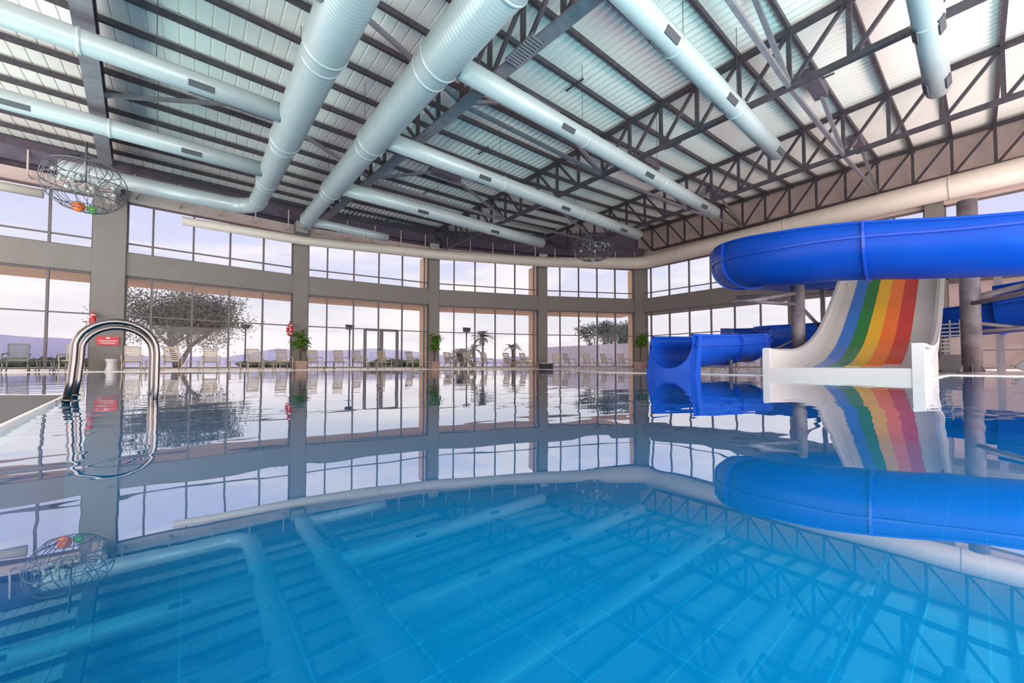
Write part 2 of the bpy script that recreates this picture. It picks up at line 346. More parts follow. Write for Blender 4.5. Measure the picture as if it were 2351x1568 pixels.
# ------------------------------------------------------------------ windows
def window(idx, a, b, z0, z1, zt, nm, off0, ca, cb, label, n=None, gap=None):
    n = n or normal_out(a, b); d = (b-a).normalized(); L = (b-a).length
    w_ = tag(empty('window_%d' % idx), label, kind='structure')
    o = .22; f = MB()
    s0, s1 = ca, L-cb
    P = lambda s, z, q=o: (a.x+d.x*s+n.x*q, a.y+d.y*s+n.y*q, z)
    for k in range(nm):
        s = off0+k*1.43
        if s0+.1 < s < s1-.1: f.bar(P(s, z0), P(s, z1), .075, .14, up=(n.x, n.y, 0))
    zlist = [zt] if not isinstance(zt, (list, tuple)) else zt
    for z in zlist: f.bar(P(s0, z), P(s1, z), .10, .055)
    for s in (s0+.03, s1-.03): f.bar(P(s, z0), P(s, z1), .06, .12, up=(n.x, n.y, 0))
    for z in (z0+.03, z1-.03): f.bar(P(s0, z), P(s1, z), .12, .06)
    f.build('window_frame', M['alum'], w_)
    g = MB(); g.poly([P(s0, z0, o+.03), P(s1, z0, o+.03), P(s1, z1, o+.03), P(s0, z1, o+.03)]); g.build('glass_pane', M['glass'], w_)
    return w_
k = 1; names = ['leftmost', 'second', 'third', 'fourth', 'fifth']
for i, (a, b) in enumerate(zip(CP, CP[1:])):
    window(k, a, b, ZB1, ZH, 5.62, 5, 1.35, CW[i], CW[i+1], 'upper window band in the %s bay of the faceted wall' % names[i]); k += 1
    window(k, a, b, .10, ZB0, 2.42, 5, 1.35, CW[i], CW[i+1], 'tall lower window in the %s bay of the faceted wall' % names[i]); k += 1
# right wall, three bays seen
segs = [(16.1, 6.9), (6.3, 1.5), (.9, -3.3), (-3.9, -8)]
for i, (y0, y1) in enumerate(segs):
    a, b = Vector((XR, y0)), Vector((XR, y1))
    window(k, a, b, ZB1, 7.5, 5.62, 7, .6 if i == 0 else .9, 0, 0, 'upper window band of the right wall, %s section from the corner' % ORD[i], n=Vector((1, 0))); k += 1
    window(k, a, b, .10, ZB0, [2.42, .9], 7, .6 if i == 0 else .9, 0, 0, 'tall lower window of the right wall, %s section from the corner' % ORD[i], n=Vector((1, 0))); k += 1
# double door in third bay
def facept(px, off=0.0):     # where the sight line at column px meets the facade (offset inwards)
    r = ray(px, 838); best = None
    for a, b in zip(CP, CP[1:]):
        n = normal_out(a, b); A = a-n*off; B = b-n*off; d = B-A
        den = r.x*d.y-r.y*d.x
        if abs(den) < 1e-9: continue
        t = (A.x*d.y-A.y*d.x)/den; s = (A.x*r.y-A.y*r.x)/den
        if t > 0 and -.08 <= s <= 1.08 and (best is None or abs(s-.5) < best[0]): best = (abs(s-.5), Vector((r.x*t, r.y*t)), n, d.normalized())
    return best[1], best[2], best[3]
a, n, d = facept(838); b, _, _ = facept(912)
dr = tag(empty('door_1'), 'grey framed double glass door in the third bay of the window wall', kind='structure')
mb = MB(); m_ = (a+b)/2; q = n*.08
for p, w_ in ((a, .16), (b, .16), (m_, .2)): mb.bar(v3(p+q, .05), v3(p+q, 2.42), .14, w_, up=(d.x, d.y, 0))
mb.bar(v3(a+q, 2.38), v3(b+q, 2.38), .14, .14); mb.bar(v3(a+q, .16), v3(b+q, .16), .12, .2)
mb.build('door_frame', M['alum'], dr)
for s_ in (-1, 1):
    mb = MB(); p = m_+d*(.16*s_)-n*.02; mb.tube([v3(p, .95), v3(p-n*.05, .97), v3(p-n*.05, 1.25), v3(p, 1.27)], .013, 8); mb.build('door_handle', M['chrome'], dr)
# ------------------------------------------------------------------ roof sheet
us = []; u = -15.0
while u < 26.6: us.append(u); u += .03
rows = []
for vv in (-7.5, 0, 8, 16, 24.6):
    row = []
    for i, u in enumerate(us):
        ph = (u/.33) % 1.0
        row.append((u, vv, roof_z(u)+.02+((.035 if ph < .14 else 0) if u < 4.9 else .042*math.sin(u/.24*2*PI))))
    rows.append(row)
mb = MB(); mb.grid(rows, smooth=False)
tag(mb.build('ceiling', M['roof']), 'white corrugated roof sheeting seen from below', kind='structure')
# ------------------------------------------------------------------ trusses
NODE = [3+1.2*j for j in range(-8, 18)]
def truss(label, pts_far, pts_near, zb, zt, wide, far_v, web=True, depthplate=True):
    (uf, vf), (un, vn) = pts_far, pts_near
    U = lambda v: uf+(un-uf)*(vf-v)/(vf-vn)
    t = thing('roof_truss', label, 'roof truss', group='steel trusses under the roof')
    nodes = [v for v in NODE if vn <= v <= far_v-1.0]
    tp = MB(); tp.bar((U(vn), vn, zt), (U(far_v), far_v, zt), .17, .14)
    tp.build('top_chord', M['steel'], t)
    bt = MB(); vb = nodes[-1]
    if wide: bt.bar((U(vn), vn, zb-.05), (U(vb), vb, zb-.05), .34, .05); bt.bar((U(vn), vn, zb+.05), (U(vb), vb, zb+.05), .10, .16)
    else: bt.bar((U(vn), vn, zb), (U(vb), vb, zb), .16, .13)
    bt.bar((U(vb), vb, zb), (U(far_v), far_v, zt-.35), .15, .12)
    bt.build('bottom_chord', M['steel2'] if wide else M['steel'], t)
    for i, v in enumerate(nodes):
        m_ = MB(); m_.bar((U(v), v, zb), (U(v), v, zt), .10, .10, up=(0, 1, 0)); m_.build('web_post', M['steel'], t)
        if i:
            v0 = nodes[i-1]; m_ = MB()
            if v <= 9.05: m_.bar((U(v), v, zb), (U(v0), v0, zt), .085, .085)
            else: m_.bar((U(v0), v0, zb) if False else (U(v0), v0, zt), (U(v), v, zb), .085, .085) if False else m_.bar((U(v), v, zt), (U(v0), v0, zb), .085, .085)
            m_.build('web_diagonal', M['steel'], t)
    return t, U
T = []
T.append(truss('heavy truss with broad flat lower flange ending at the far left column', (-2.63, 23.7), (-.6, -5), 7.45, 8.75, True, 23.5))
T.append(truss('truss with broad pale lower flange beside the right-hand big round duct', (4.85, 23.7), (6.5, -5), 7.45, 8.75, True, 23.6))
T.append(truss('dark lattice truss crossing the middle of the roof, third from the left', (12.2, 22.7), (11.7, -6), 7.45, 8.9, False, 22.3))
T.append(truss('dark lattice truss fourth from the left, above the upper blue flume', (19.5, 19.9), (17.4, -6), 7.85, 9.4, False, 19.4))
T.append(truss('dark lattice truss closest to the right-hand wall, over its long duct', (25.7, 16.2), (25.5, -6), 8.55, 10.2, False, 16.0))
# solid web plates on the left girder
U0 = T[0][1]
mb = MB(); mb.bar((U0(-4.9)+.0, -4.9, 8.1), (U0(22), 22, 8.1), .03, 1.2); mb.build('web_plate', M['steelw'], T[0][0])
mb = MB(); mb.bar((U0(22), 22, 7.5), (U0(23.4), 23.4, 7.3), .3, .5); mb.build('end_bracket', M['lintel'], T[0][0])
def Uat(i, v): return T[i][1](v)
# purlins
for j, v in enumerate(reversed([q for q in NODE if -4 < q < 23.9])):
    mb = MB(); pts = [-15]+[Uat(i, v) for i in range(5)]+[26.3]
    if v > 16.5: pts = [p for p in pts if p < 26.3-(v-16.5)*1.6]
    for a, b in zip(pts, pts[1:]): mb.bar((a, v, roof_z(a)-.115), (b, v, roof_z(b)-.115), .09, .15)
    if j % 4 == 1:
        for q in (9, 15): mb.bar((q, v-.35, roof_z(q)-.2), (q, v+.35, roof_z(q)-.2), .05, .04)
    tag(mb.build('purlin', M['steel']), 'dark steel purlin under the corrugated roof, %s counted from the left window wall' % ORD[j], 'purlin', 'roof purlins')
# sway frames between trusses
zbs = [7.45, 7.45, 7.45, 7.85, 8.55]
bn = ['leftmost bay', 'bay between the two broad flanged trusses', 'bay right of the big ducts', 'bay above the slides']
for v, vn_ in ((3, 'nearest the camera'), (9, 'halfway down the roof'), (15, 'nearest the window wall')):
    for i in range(4):
        if i == 3 and v == 15: continue
        a = Uat(i, v); b = Uat(i+1, v); mid = (a+b)/2
        s_ = thing('sway_brace', 'steel cross brace of the %s, %s' % (['first bay from the left', 'second bay from the left', 'third bay from the left', 'fourth bay from the left'][i], vn_), 'brace', group='cross braces between trusses')
        if i > 0:
            m_ = MB(); m_.bar((a, v, zbs[i]), (b, v, zbs[i+1]), .10, .10); m_.build('tie_beam', M['steel2'], s_)
        ms = MB(); ms.box(mid-.75, mid+.75, v-.05, v+.3, roof_z(mid)-.42, roof_z(mid)-.18); ms.build('gusset_plate', M['purple'], s_)
        for (p, z, sg) in ((a, zbs[i], -1), (b, zbs[i+1], 1)):
            m_ = MB(); m_.bar((p, v, z+.05), (mid+sg*.6, v+.1, roof_z(mid)-.38), .10, .10); m_.build('brace_leg', M['steel2'], s_)
# ------------------------------------------------------------------ ducts
def duct(name, label, path, radii, mtl, n=28, rings=(), grilles=(), hang=(), group='round air ducts', cap=True):
    t = thing(name, label, 'air duct', group=group)
    m_ = MB(); m_.tube(path, radii, n, cap=cap); m_.build('duct_shell', mtl, t)
    P = [Vector(p) for p in path]; R = radii if isinstance(radii, (list, tuple)) else [radii]*len(P)
    Ls = [0]
    for a, b in zip(P, P[1:]): Ls.append(Ls[-1]+(b-a).length)
    def at(s):
        for i in range(len(P)-1):
            if s <= Ls[i+1] or i == len(P)-2:
                q = (s-Ls[i])/max(1e-6, Ls[i+1]-Ls[i]); return P[i]+(P[i+1]-P[i])*q, (P[i+1]-P[i]).normalized(), R[i]+(R[i+1]-R[i])*q
    if rings:
        for s in rings:
            c, d, r = at(s); m_ = MB(); m_.tube([c-d*.035, c-d*.02, c+d*.02, c+d*.035], [r+.002, r+.02, r+.02, r+.002], n, cap=False); m_.build('joint_ring', mtl, t)
    for s in grilles:
        c, d, r = at(s); side = d.cross(Vector((0, 0, 1))).normalized()
        for sg in (1, -1):
            o = (side*sg*.80+Vector((0, 0, -.6))).normalized()
            m_ = MB(); c2 = c+o*(r*.985); w_ = o.cross(d).normalized()
            m_.bar(c2-d*.24, c2+d*.24, .13, .05, up=o)
            g_ = m_.build('vent_grille', M['grille'], t)
    for s in hang:
        c, d, r = at(s); m_ = MB(); m_.tube([c+Vector((0, 0, r)), Vector((c.x, c.y, roof_z(c.x)))], .008, 5); m_.build('hanger_wire', M['steel'], t)
    return t
ZD = 6.87
def lin(a, b, k): return [Vector(a)+(Vector(b)-Vector(a))*i/k for i in range(k+1)]
# duct A with elbow into third left branch
pa = [(2.1, -4, ZD), (2.1, 8.6, ZD), (2.1, 8.9, ZD), (2.1, 12.9, ZD), (2.1, 13.2, ZD), (2.1, 16.2, ZD), (2.1, 16.5, ZD), (2.1, 18.2, ZD)]
ra = [.44, .44, .40, .40, .35, .35, .30, .30]
for t_ in range(1, 9):
    q = PI/2*t_/8; pa.append((2.1-1.0+1.0*math.cos(q), 18.6+1.0*math.sin(q), ZD)); ra.append(.30)
pa += [(-3.4, 19.6, ZD)]; ra += [.27]
duct('main_duct', 'left one of the two big round ducts, bending left at its far end', pa, ra, M['spiral'], 36, rings=(12.55, 12.95, 16.85, 17.3, 20.15, 20.6, 22.3, 23.6), grilles=(), hang=(9, 15))
pb = [(4.08, -4, ZD), (4.08, 7.4, ZD), (4.08, 7.7, ZD), (4.08, 11.4, ZD), (4.08, 11.7, ZD), (4.08, 15.6, ZD), (4.08, 15.9, ZD), (4.08, 19.4, ZD), (4.12, 20.0, ZD-.1)]
rb = [.45, .45, .41, .41, .36, .36, .29, .29, .26]
duct('main_duct', 'right one of the two big round ducts, running straight to the second column', pb, rb, M['spiral'], 36, rings=(9, 11.35, 11.8, 15.35, 15.8, 19.5, 20.0, 23.3), hang=(10, 16, 20))
def branch(label, u0, u1, v, r, gr, mtl='duct', z=ZD):
    duct('branch_duct', label, lin((u0, v, z), (u1, v, z), 4), r, M[mtl], 24, rings=(abs(u1-u0)*.33, abs(u1-u0)*.66), grilles=gr, hang=[g+.8 for g in gr[:2]])
branch('pale branch duct leaving the left big duct at the top edge of the photo', 1.7, -10, 7.2, .24, (2.5, 6))
branch('upper of the long pale branch ducts running left from the left big duct', 1.75, -9, 11.6, .235, (1.6, 5.4))
branch('lower of the long pale branch ducts running left from the left big duct', 1.8, -9, 15.4, .24, (1.8, 5.2))
branch('short white branch duct at the upper middle, ending above the blue flume', 4.5, 14.0, 3.9, .225, (2.7, 5.6, 9.2))
branch('long white branch duct crossing the middle from the right big duct', 4.5, 17.5, 7.25, .24, (3.4, 7.5, 11.6))
branch('second long pale branch duct, below the one crossing the middle', 4.4, 17.5, 11.0, .25, (3.4, 7.5, 11.6))
branch('third pale branch duct from the right big duct, nearer the windows', 4.35, 14.7, 15.1, .26, (3.2, 7))
branch('short branch duct at the far end of the right big duct by the second column', 4.3, 7.9, 19.6, .2, ())
branch('short white branch duct hanging at the top right of the photo', 5, 13.7, .5, .22, (5.9, 8.2))
# wall ducts
def off(i, o):   # inward offset point at column i
    n0 = normal_out(CP[max(i-1, 0)], CP[max(i-1, 0)+1]); n1 = normal_out(CP[min(i, 4)], CP[min(i, 4)+1]); n = (n0+n1).normalized()
    return CP[i]-n*o
p0 = facept(410, .6)[0]
wp = [v3(p0, 6.85), v3(off(2, .6), 6.98)]
c3 = off(3, .65); c4 = off(4, .65)
wp += [v3(c3, 7.3), v3(c4, 7.45), (24.6, 15.9, 7.6), (25.25, 15.3, 7.65), (25.35, 14.4, 7.7), (25.2, 6, 7.85), (25.0, -7, 8.0)]
duct('wall_duct', 'long cream duct following the tops of both window walls round the corner', wp, [.19, .24, .30, .34, .42, .45, .46, .48, .5], M['ductw'], 28, rings=(9, 16, 24, 30, 36, 42))
p1 = facept(85, .6)[0]; p2 = facept(-400, .6)[0]
duct('wall_duct', 'short grey duct above the leftmost window, ending beside the wire chandelier', [v3(p2, 6.9), v3(p1, 6.9)], .17, M['ductw'], 20)
# ------------------------------------------------------------------ pool, deck, water
def offp(i, o): return off(i, o)
far = [offp(0, 1.9), offp(1, 1.9), offp(2, 1.9), offp(3, 1.9)]
pool = [Vector((-.3, -5)), Vector((-.57, 2.5)), Vector((-.76, 4.88)), Vector((-1.19, 5.24)), Vector((-3.2, 6.6)), Vector((-9.8, 8))] + [Vector((-9.9, far[0].y))] + far[1:] + [Vector((17.0, 18.3)), Vector((15.4, 14.6)), Vector((13.2, 11.4)), Vector((11.3, 8.4)), Vector((11.3, .6)), Vector((14.8, .5)), Vector((14.8, -5))]
outer = [Vector((-15, -7.5)), Vector((-15, 27)), Vector((27, 27)), Vector((27, -7.5))]
bm = bmesh.new()
ov = [bm.verts.new((p.x, p.y, 0)) for p in outer]; iv = [bm.verts.new((p.x, p.y, 0)) for p in pool]
es = [bm.edges.new((l[i], l[(i+1) % len(l)])) for l in (ov, iv) for i in range(len(l))]
bmesh.ops.triangle_fill(bm, use_beauty=True, edges=es)
def inside(p):
    c = False; j = len(pool)-1
    for i in range(len(pool)):
        a, b = pool[i], pool[j]
        if (a.y > p.y) != (b.y > p.y) and p.x < (b.x-a.x)*(p.y-a.y)/(b.y-a.y)+a.x: c = not c
        j = i
    return c
bmesh.ops.delete(bm, geom=[f for f in bm.faces if inside(f.calc_center_median())], context='FACES_ONLY')
# recess below the near grating
me = bpy.data.meshes.new('floor')
for v_ in bm.verts: v_.co.z = .012
bmesh.ops.recalc_face_normals(bm, faces=bm.faces)
ex = bmesh.ops.extrude_face_region(bm, geom=bm.faces[:])
for g_ in ex['geom']:
    if isinstance(g_, bmesh.types.BMVert): g_.co.z = -.015
bm.to_mesh(me); bm.free(); me.materials.append(M['deck'])
fl = bpy.data.objects.new('floor', me); COL.objects.link(fl); tag(fl, 'pale wet tiled pool deck', kind='structure')
# basin
mb = MB(); n_ = len(pool)
mb.v = [(p.x, p.y, -1.25) for p in pool]+[(p.x, p.y, 0.0) for p in pool]; mb.f.append(tuple(range(n_))); mb.sm.append(False)
for i in range(n_): mb.f.append((i, (i+1) % n_, n_+(i+1) % n_, n_+i)); mb.sm.append(False)
tag(mb.build('floor_pool_basin', M['tile']), 'blue tiled basin of the pool under the water', kind='structure')
mb = MB(); mb.poly([(p.x, p.y, 0.0) for p in pool])
tag(mb.build('pool_water', M['water']), 'still clear blue pool water mirroring the hall', 'water', kind='stuff')
# coping
mb = MB()
for i in range(n_):
    a, b = pool[i], pool[(i+1) % n_]; d = (b-a).normalized(); nn = Vector((-d.y, d.x))*(-1)
    if inside((a+b)/2+nn*.05): nn = -nn
    a2 = a-d*.0; b2 = b+d*.0
    wd = .016 if i < 3 else .05
    mb.quadprism([v3(a2-nn*.004, -.06), v3(b2-nn*.004, -.06), v3(b2+nn*wd, -.06), v3(a2+nn*wd, -.06)], [v3(a2-nn*.004, .022), v3(b2-nn*.004, .022), v3(b2+nn*wd, .022), v3(a2+nn*wd, .022)])
tag(mb.build('trim_3', M['coping']), 'pale coping strip round the pool edge', kind='structure')
# grating deck near left
mb = MB(); pp = [(-.575, 2.2), (-.785, 4.87), (-1.20, 5.21), (-3.2, 6.52), (-5, 6.9), (-5, 2.2)]
mb.quadprism([(x_, y_, .0) for x_, y_ in pp], [(x_, y_, .020) for x_, y_ in pp])
mat_o = tag(mb.build('deck_mat', M['grate']), 'grey ribbed mat on the near left pool deck beside the ladder', 'mat')
mb = MB(); mb.box(-3.6, -.95, 4.0, 4.03, .018, .024); mb.box(-1.3, -1.27, 2.3, 5.1, .018, .024); mb.build('mat_joint', M['coping'], mat_o)
# ------------------------------------------------------------------ ladder
ld = thing('pool_ladder', 'polished steel pool ladder with two arched handrails at the near pool edge', 'ladder', world=True)
ea, eb = Vector((-.63, 4.13)), Vector((-.69, 4.80))
for e0, wd in ((ea, .0), (eb, .0)):
    d = Vector((1, .02)).normalized(); w_ = .435; h0 = .60
    pts = []
    b0 = e0; 
    pts.append(v3(b0-d*.02, .0)); pts.append(v3(b0, .15)); pts.append(v3(b0+d*.01, .30)); pts.append(v3(b0+d*.012, .36))
    rr = w_/2
    for k_ in range(1, 16):
        q = PI*k_/16; pts.append(v3(b0+d*(rr+.01-rr*math.cos(q)*1.0), .38+.215*math.sin(q)))
    pts += [v3(b0+d*(w_+.012), .36), v3(b0+d*(w_+.012), .1), v3(b0+d*(w_+.0), -.22)]
    mb = MB(); mb.tube(pts, .021, 16); mb.build('handrail', M['chrome'], ld)
    mb = MB(); mb.tube([v3(b0-d*.02, .018), v3(b0-d*.02, .03)], [.045, .028], 18); mb.build('base_flange', M['chrome'], ld)
# ------------------------------------------------------------------ blue flume
def catmull(pts, k):
    P = [Vector(p) for p in pts]; P = [P[0]*2-P[1]]+P+[P[-1]*2-P[-2]]; out = []
    for i in range(1, len(P)-2):
        for j in range(k):
            t = j/k; a, b, c, d = P[i-1:i+3]
            out.append(.5*((2*b)+(c-a)*t+(2*a-5*b+4*c-d)*t*t+(3*b-a-3*c+d)*t**3))
    out.append(P[-2]); return out
def frames(path):
    fr = []
    for i, p in enumerate(path):
        d = (path[min(i+1, len(path)-1)]-path[max(i-1, 0)]); dh = Vector((d.x, d.y, 0)).normalized(); fr.append((p, dh, Vector((dh.y, -dh.x, 0))))
    return fr     # side = right of travel
def section(kind, R, hl, hr):
    # lips hl / hr above the bowl's rim
    # profile in (side, z) from left lip over the bottom to right lip; z=0 at bottom of bowl
    pr = [(-R-.0, R+hl), (-R-.015, R+hl*.5)]
    for k_ in range(19):
        q = PI+PI*k_/18; pr.append((R*math.cos(q), R+R*math.sin(q)))
    pr += [(R+.015, R+hr*.5), (R, R+hr)]
    return pr
def lipk(p): return 1.0 if p.z < 1.9 or p.x > 17 else max(.42, min(1, 1-(4.6-p.y)*.105))
def trough(path, R, hl, hr, mtl, parent, name='flume_section', th=.03):
    fr = frames(path); rows = []
    inner = section('', R, hl, hr); outer_ = [(s*(R+th)/R, z-(th if 0 < i < len(inner)-1 else 0)) for i, (s, z) in enumerate(inner)]
    prof = inner+outer_[::-1]
    mb = MB()
    rows = []
    for p, dh, sd in fr:
        k_ = lipk(p)
        rows.append([p+sd*s+Vector((0, 0, z if z <= R else R+(z-R)*k_)) for s, z in prof])
    mb.grid(rows, closed=True)
    for r_ in (rows[0], rows[-1]):
        o = len(mb.v); mb.v += [tuple(q) for q in r_]; n2 = len(inner)
        for i in range(n2-1): mb.f.append((o+i, o+i+1, o+2*n2-2-i, o+2*n2-1-i)); mb.sm.append(False)
    ob = mb.build(name, mtl, parent)
    return ob
def longflange(path, R, side, z0, wd, mtl, parent, name='rim_flange'):
    fr = frames(path); mb = MB(); rows = []
    for p, dh, sd in fr:
        s0 = side*(R+.0); s1 = side*(R+wd); z = z0 if z0 <= R+.06 else R+(z0-R)*lipk(p)
        rows.append([p+sd*s0+Vector((0, 0, z-.025)), p+sd*s1+Vector((0, 0, z-.025)), p+sd*s1+Vector((0, 0, z+.03)), p+sd*s0+Vector((0, 0, z+.03))])
    mb.grid(rows, smooth=False, closed=True); return mb.build(name, mtl, parent)
def joint(p, dh, sd, R, hl, hr, parent, mtl, wd=.09, th=.06):
    inner = section('', R+.02, hl, hr); outer_ = [(s*(R+wd)/R, z-(wd if 0 < i < len(inner)-1 else 0)) for i, (s, z) in enumerate(inner)]
    mb = MB(); pr = inner+outer_[::-1]; n2 = len(inner)
    k_ = lipk(p); rows = [[p+dh*o+sd*s+Vector((0, 0, z if z <= R else R+(z-R)*k_)) for s, z in pr] for o in (-th/2, th/2)]
    mb.grid(rows, smooth=False, closed=True)
    for r_ in rows:
        o = len(mb.v); mb.v += [tuple(q) for q in r_]
        for i in range(n2-1): mb.f.append((o+i, o+i+1, o+2*n2-2-i, o+2*n2-1-i)); mb.sm.append(False)
    mb.build('joint_flange', mtl, parent)
R1 = .84
fl_ = thing('blue_flume', 'big blue open flume slide looping over and behind the rainbow slide', 'water slide', world=True)
# upper front run: (u, v, z of bowl bottom)
up = [(22.6, 4.2, 3.75), (20.2, 5.6, 3.55), (17.4, 5.9, 3.35), (15.3, 5.45, 3.05), (14.15, 4.65, 2.82), (13.7, 3.6, 2.68), (13.6, 2.2, 2.57), (13.7, .6, 2.36), (13.8, -1.2, 2.16), (14.6, -3.1, 2.0), (16.6, -4.1, 1.85), (18.9, -3.4, 1.62), (20.4, -1.6, 1.42), (21.0, .6, 1.28), (21.2, 2.6, 1.18), (20.8, 4.7, 1.05), (19.6, 6.4, .98), (18.0, 6.6, .86), (16.6, 5.6, .68), (15.0, 5.05, .52), (13.2, 4.9, .38), (11.4, 4.9, .27), (9.25, 4.9, .18)]
K = 8
pu = catmull(up, K)
secs = [(0, 3), (3, 3.9), (3.9, 6.25), (6.25, 8.6), (8.6, 10.5), (10.5, 12.5), (12.5, 14.5), (14.5, 16.5), (16.5, 18), (18, 19.5), (19.5, 20.6), (20.6, 22)]
for a, b in secs:
    i0, i1 = int(round(a*K)), int(round(b*K)); sub = pu[i0:i1+1]
    high = b <= 12.5; R = R1 if high else (.6 if b <= 18 else .5); hh = .60 if high else (.36 if b <= 18 else .30)
    s_ = trough(sub, R, hh, hh, M['blue'], fl_)
    for sd_ in (-1, 1):
        longflange(sub, R, sd_, R+.05, .10, M['blued'] if high else M['blue'], fl_)
        longflange(sub, R-.02, sd_, R+hh, .06, M['blue'], fl_, 'rim_lip')
    p, dh, sd = frames(pu)[i0]
    joint(p, dh, sd, R, hh, hh, fl_, M['blued'])
# exit plate
yb0, yb1 = 4.3, 5.52; xe = 9.2
pts = []
Rz = .50; cz = .68; ym = (yb0+yb1)/2
outl = [(yb1+.0, -.3), (yb1-.04, .97), (ym+Rz+.0, .97)]
for k_ in range(0, 17):
    q = k_/16*PI; outl.append((ym+Rz*math.cos(q), cz-Rz*math.sin(q)+.0))
outl += [(ym-Rz, 1.0), (yb0+.02, 1.0), (yb0, -.3)]
mb = MB(); A_ = []; B_ = []
# build as strips between the opening and the outer edge
yl = [(ym+Rz*math.cos(k_/24*PI), cz-Rz*math.sin(k_/24*PI)) for k_ in range(25)]
def xs(z): return xe-.12+.30*max(0, z)
for (y0, z0), (y1, z1) in zip(yl, yl[1:]):
    f4 = [(y0, z0), (y1, z1), (y1, -.3), (y0, -.3)]
    mb.quadprism([(xs(z)-.03, y, z) for y, z in f4], [(xs(z)+.03, y, z) for y, z in f4])
for (y0, y1, zt, t0, t1_) in ((ym+Rz, yb1, 1.0, ym+Rz, yb1-.06), (yb0, ym-Rz, 1.0, yb0+.04, ym-Rz)):
    f4 = [(y0, -.3), (y1, -.3), (t1_, zt), (t0, zt)]
    if y1 < ym: 
        pass
    mb.quadprism([(xs(z)-.03, y, z) for y, z in f4], [(xs(z)+.03, y, z) for y, z in f4])
for y0, y1 in ((yb0, ym-Rz), (ym+Rz, yb1)):    # short side cheeks
    yo = y0 if y0 < ym-Rz-.01 else y1
    f4 = [(xs(-.3), -.3), (xs(-.3)+.3, -.3), (xs(.98)+.12, .98), (xs(.98), .98)]
    mb.quadprism([(x_, yo-.025, z) for x_, z in f4], [(x_, yo+.025, z) for x_, z in f4])
mb.build('exit_box', M['blue'], fl_)
for (px_, py_) in ((11.9, 4.55),):
    mb = MB(); mb.tube([(px_, py_, -.2), (px_, py_, .42)], .05, 12); mb.build('support_leg', M['pole'], fl_)
# ------------------------------------------------------------------ rainbow slide
rs = thing('rainbow_slide', 'wide white slide with blue, green, yellow, orange and red lanes', 'water slide', world=True)
prof = [(11.25, .20), (11.9, .19), (12.9, .20), (13.9, .27), (14.8, .42), (15.7, .70), (16.4, .98), (17.3, 1.50), (18.2, 2.12), (19.1, 2.75), (20.2, 3.60), (21.4, 4.55), (22.3, 5.05), (23.2, 5.10)]
pf = catmull([(a, 0, b) for a, b in prof], 5)
pf = [(p.x, p.z) for p in pf]
def narrow(u): return 1.0
L0, L1 = 1.33, 3.0
names_l = ['red', 'orange', 'yellow', 'green', 'blue']
starts = {'red': 13.9, 'orange': 13.6, 'yellow': 13.5, 'green': 13.5, 'blue': 13.5}
def sheet(y0, y1, fr, name, mtl, dz=0, th=.05, umin=0):
    mb = MB(); q = [(u_, z_) for u_, z_ in fr if u_ >= umin]
    rows = [[(u_, y0, z_+dz), (u_, y1, z_+dz), (u_, y1, z_+dz-th), (u_, y0, z_+dz-th)] for u_, z_ in q]
    mb.grid(rows, closed=True, smooth=False); mb.poly(rows[0]); mb.poly(rows[-1]); return mb.build(name, mtl, rs)
sheet(.86, 3.32, pf, 'slide_bed', M['white'], dz=-.02, th=.12)
for i, nm_ in enumerate(names_l):
    w_ = (L1-L0)/5; o_ = sheet(L0+i*w_, L0+(i+1)*w_, pf, nm_+'_lane', M['lane'][nm_], dz=.0, th=.03, umin=starts[nm_])
    o_['label'] = nm_+' painted lane'
# side walls: rise outwards from bed edge
def sidewall(y0, y1, hfun, name):
    mb = MB(); rows = []
    for u_, z_ in pf:
        h = hfun(u_); s = 1 if y1 > y0 else -1
        rows.append([(u_, y0, z_-.02), (u_, y1-s*.08, z_+h-.05), (u_, y1, z_+h), (u_, y1+s*.09, z_+h), (u_, y1+s*.09, z_+h-.07), (u_, y1+s*.03, z_+h-.07), (u_, y1+s*.03, min(z_-.14, z_-.14))])
    mb.grid(rows, closed=True, smooth=False); mb.poly(rows[0]); mb.poly(rows[-1]); mb.build(name, M['white'], rs)
hf = lambda u_: .50 if u_ > 13 else .50
sidewall(3.32, 3.42, hf, 'side_wall'); sidewall(.86, .77, hf, 'side_wall')
mb = MB()    # front lip and base box
mb.box(11.05, 11.28, .74, 3.46, -.25, .20); mb.box(11.03, 11.25, .70, .87, -.25, .70); mb.box(11.04, 11.25, 3.34, 3.48, -.25, .68)
mb.build('front_lip', M['white'], rs)
for y in (.76, 3.44):
    mb = MB(); f_ = [(11.3, -.2), (15.6, -.2), (15.6, .8), (14.6, .5), (13.5, .3), (11.3, .3)]
    mb.quadprism([(a, y-.03, b) for a, b in f_], [(a, y+.03, b) for a, b in f_])
    mb.build('base_panel', M['white'], rs)
for u_ in (17.6, 20.0, 22.4):
    for y in (.9, 3.35):
        zt = [z for x_, z in pf if x_ >= u_][0]; mb = MB(); mb.tube([(u_, y, 0), (u_, y, zt-.1)], .05, 10); mb.build('support_leg', M['pole'], rs)
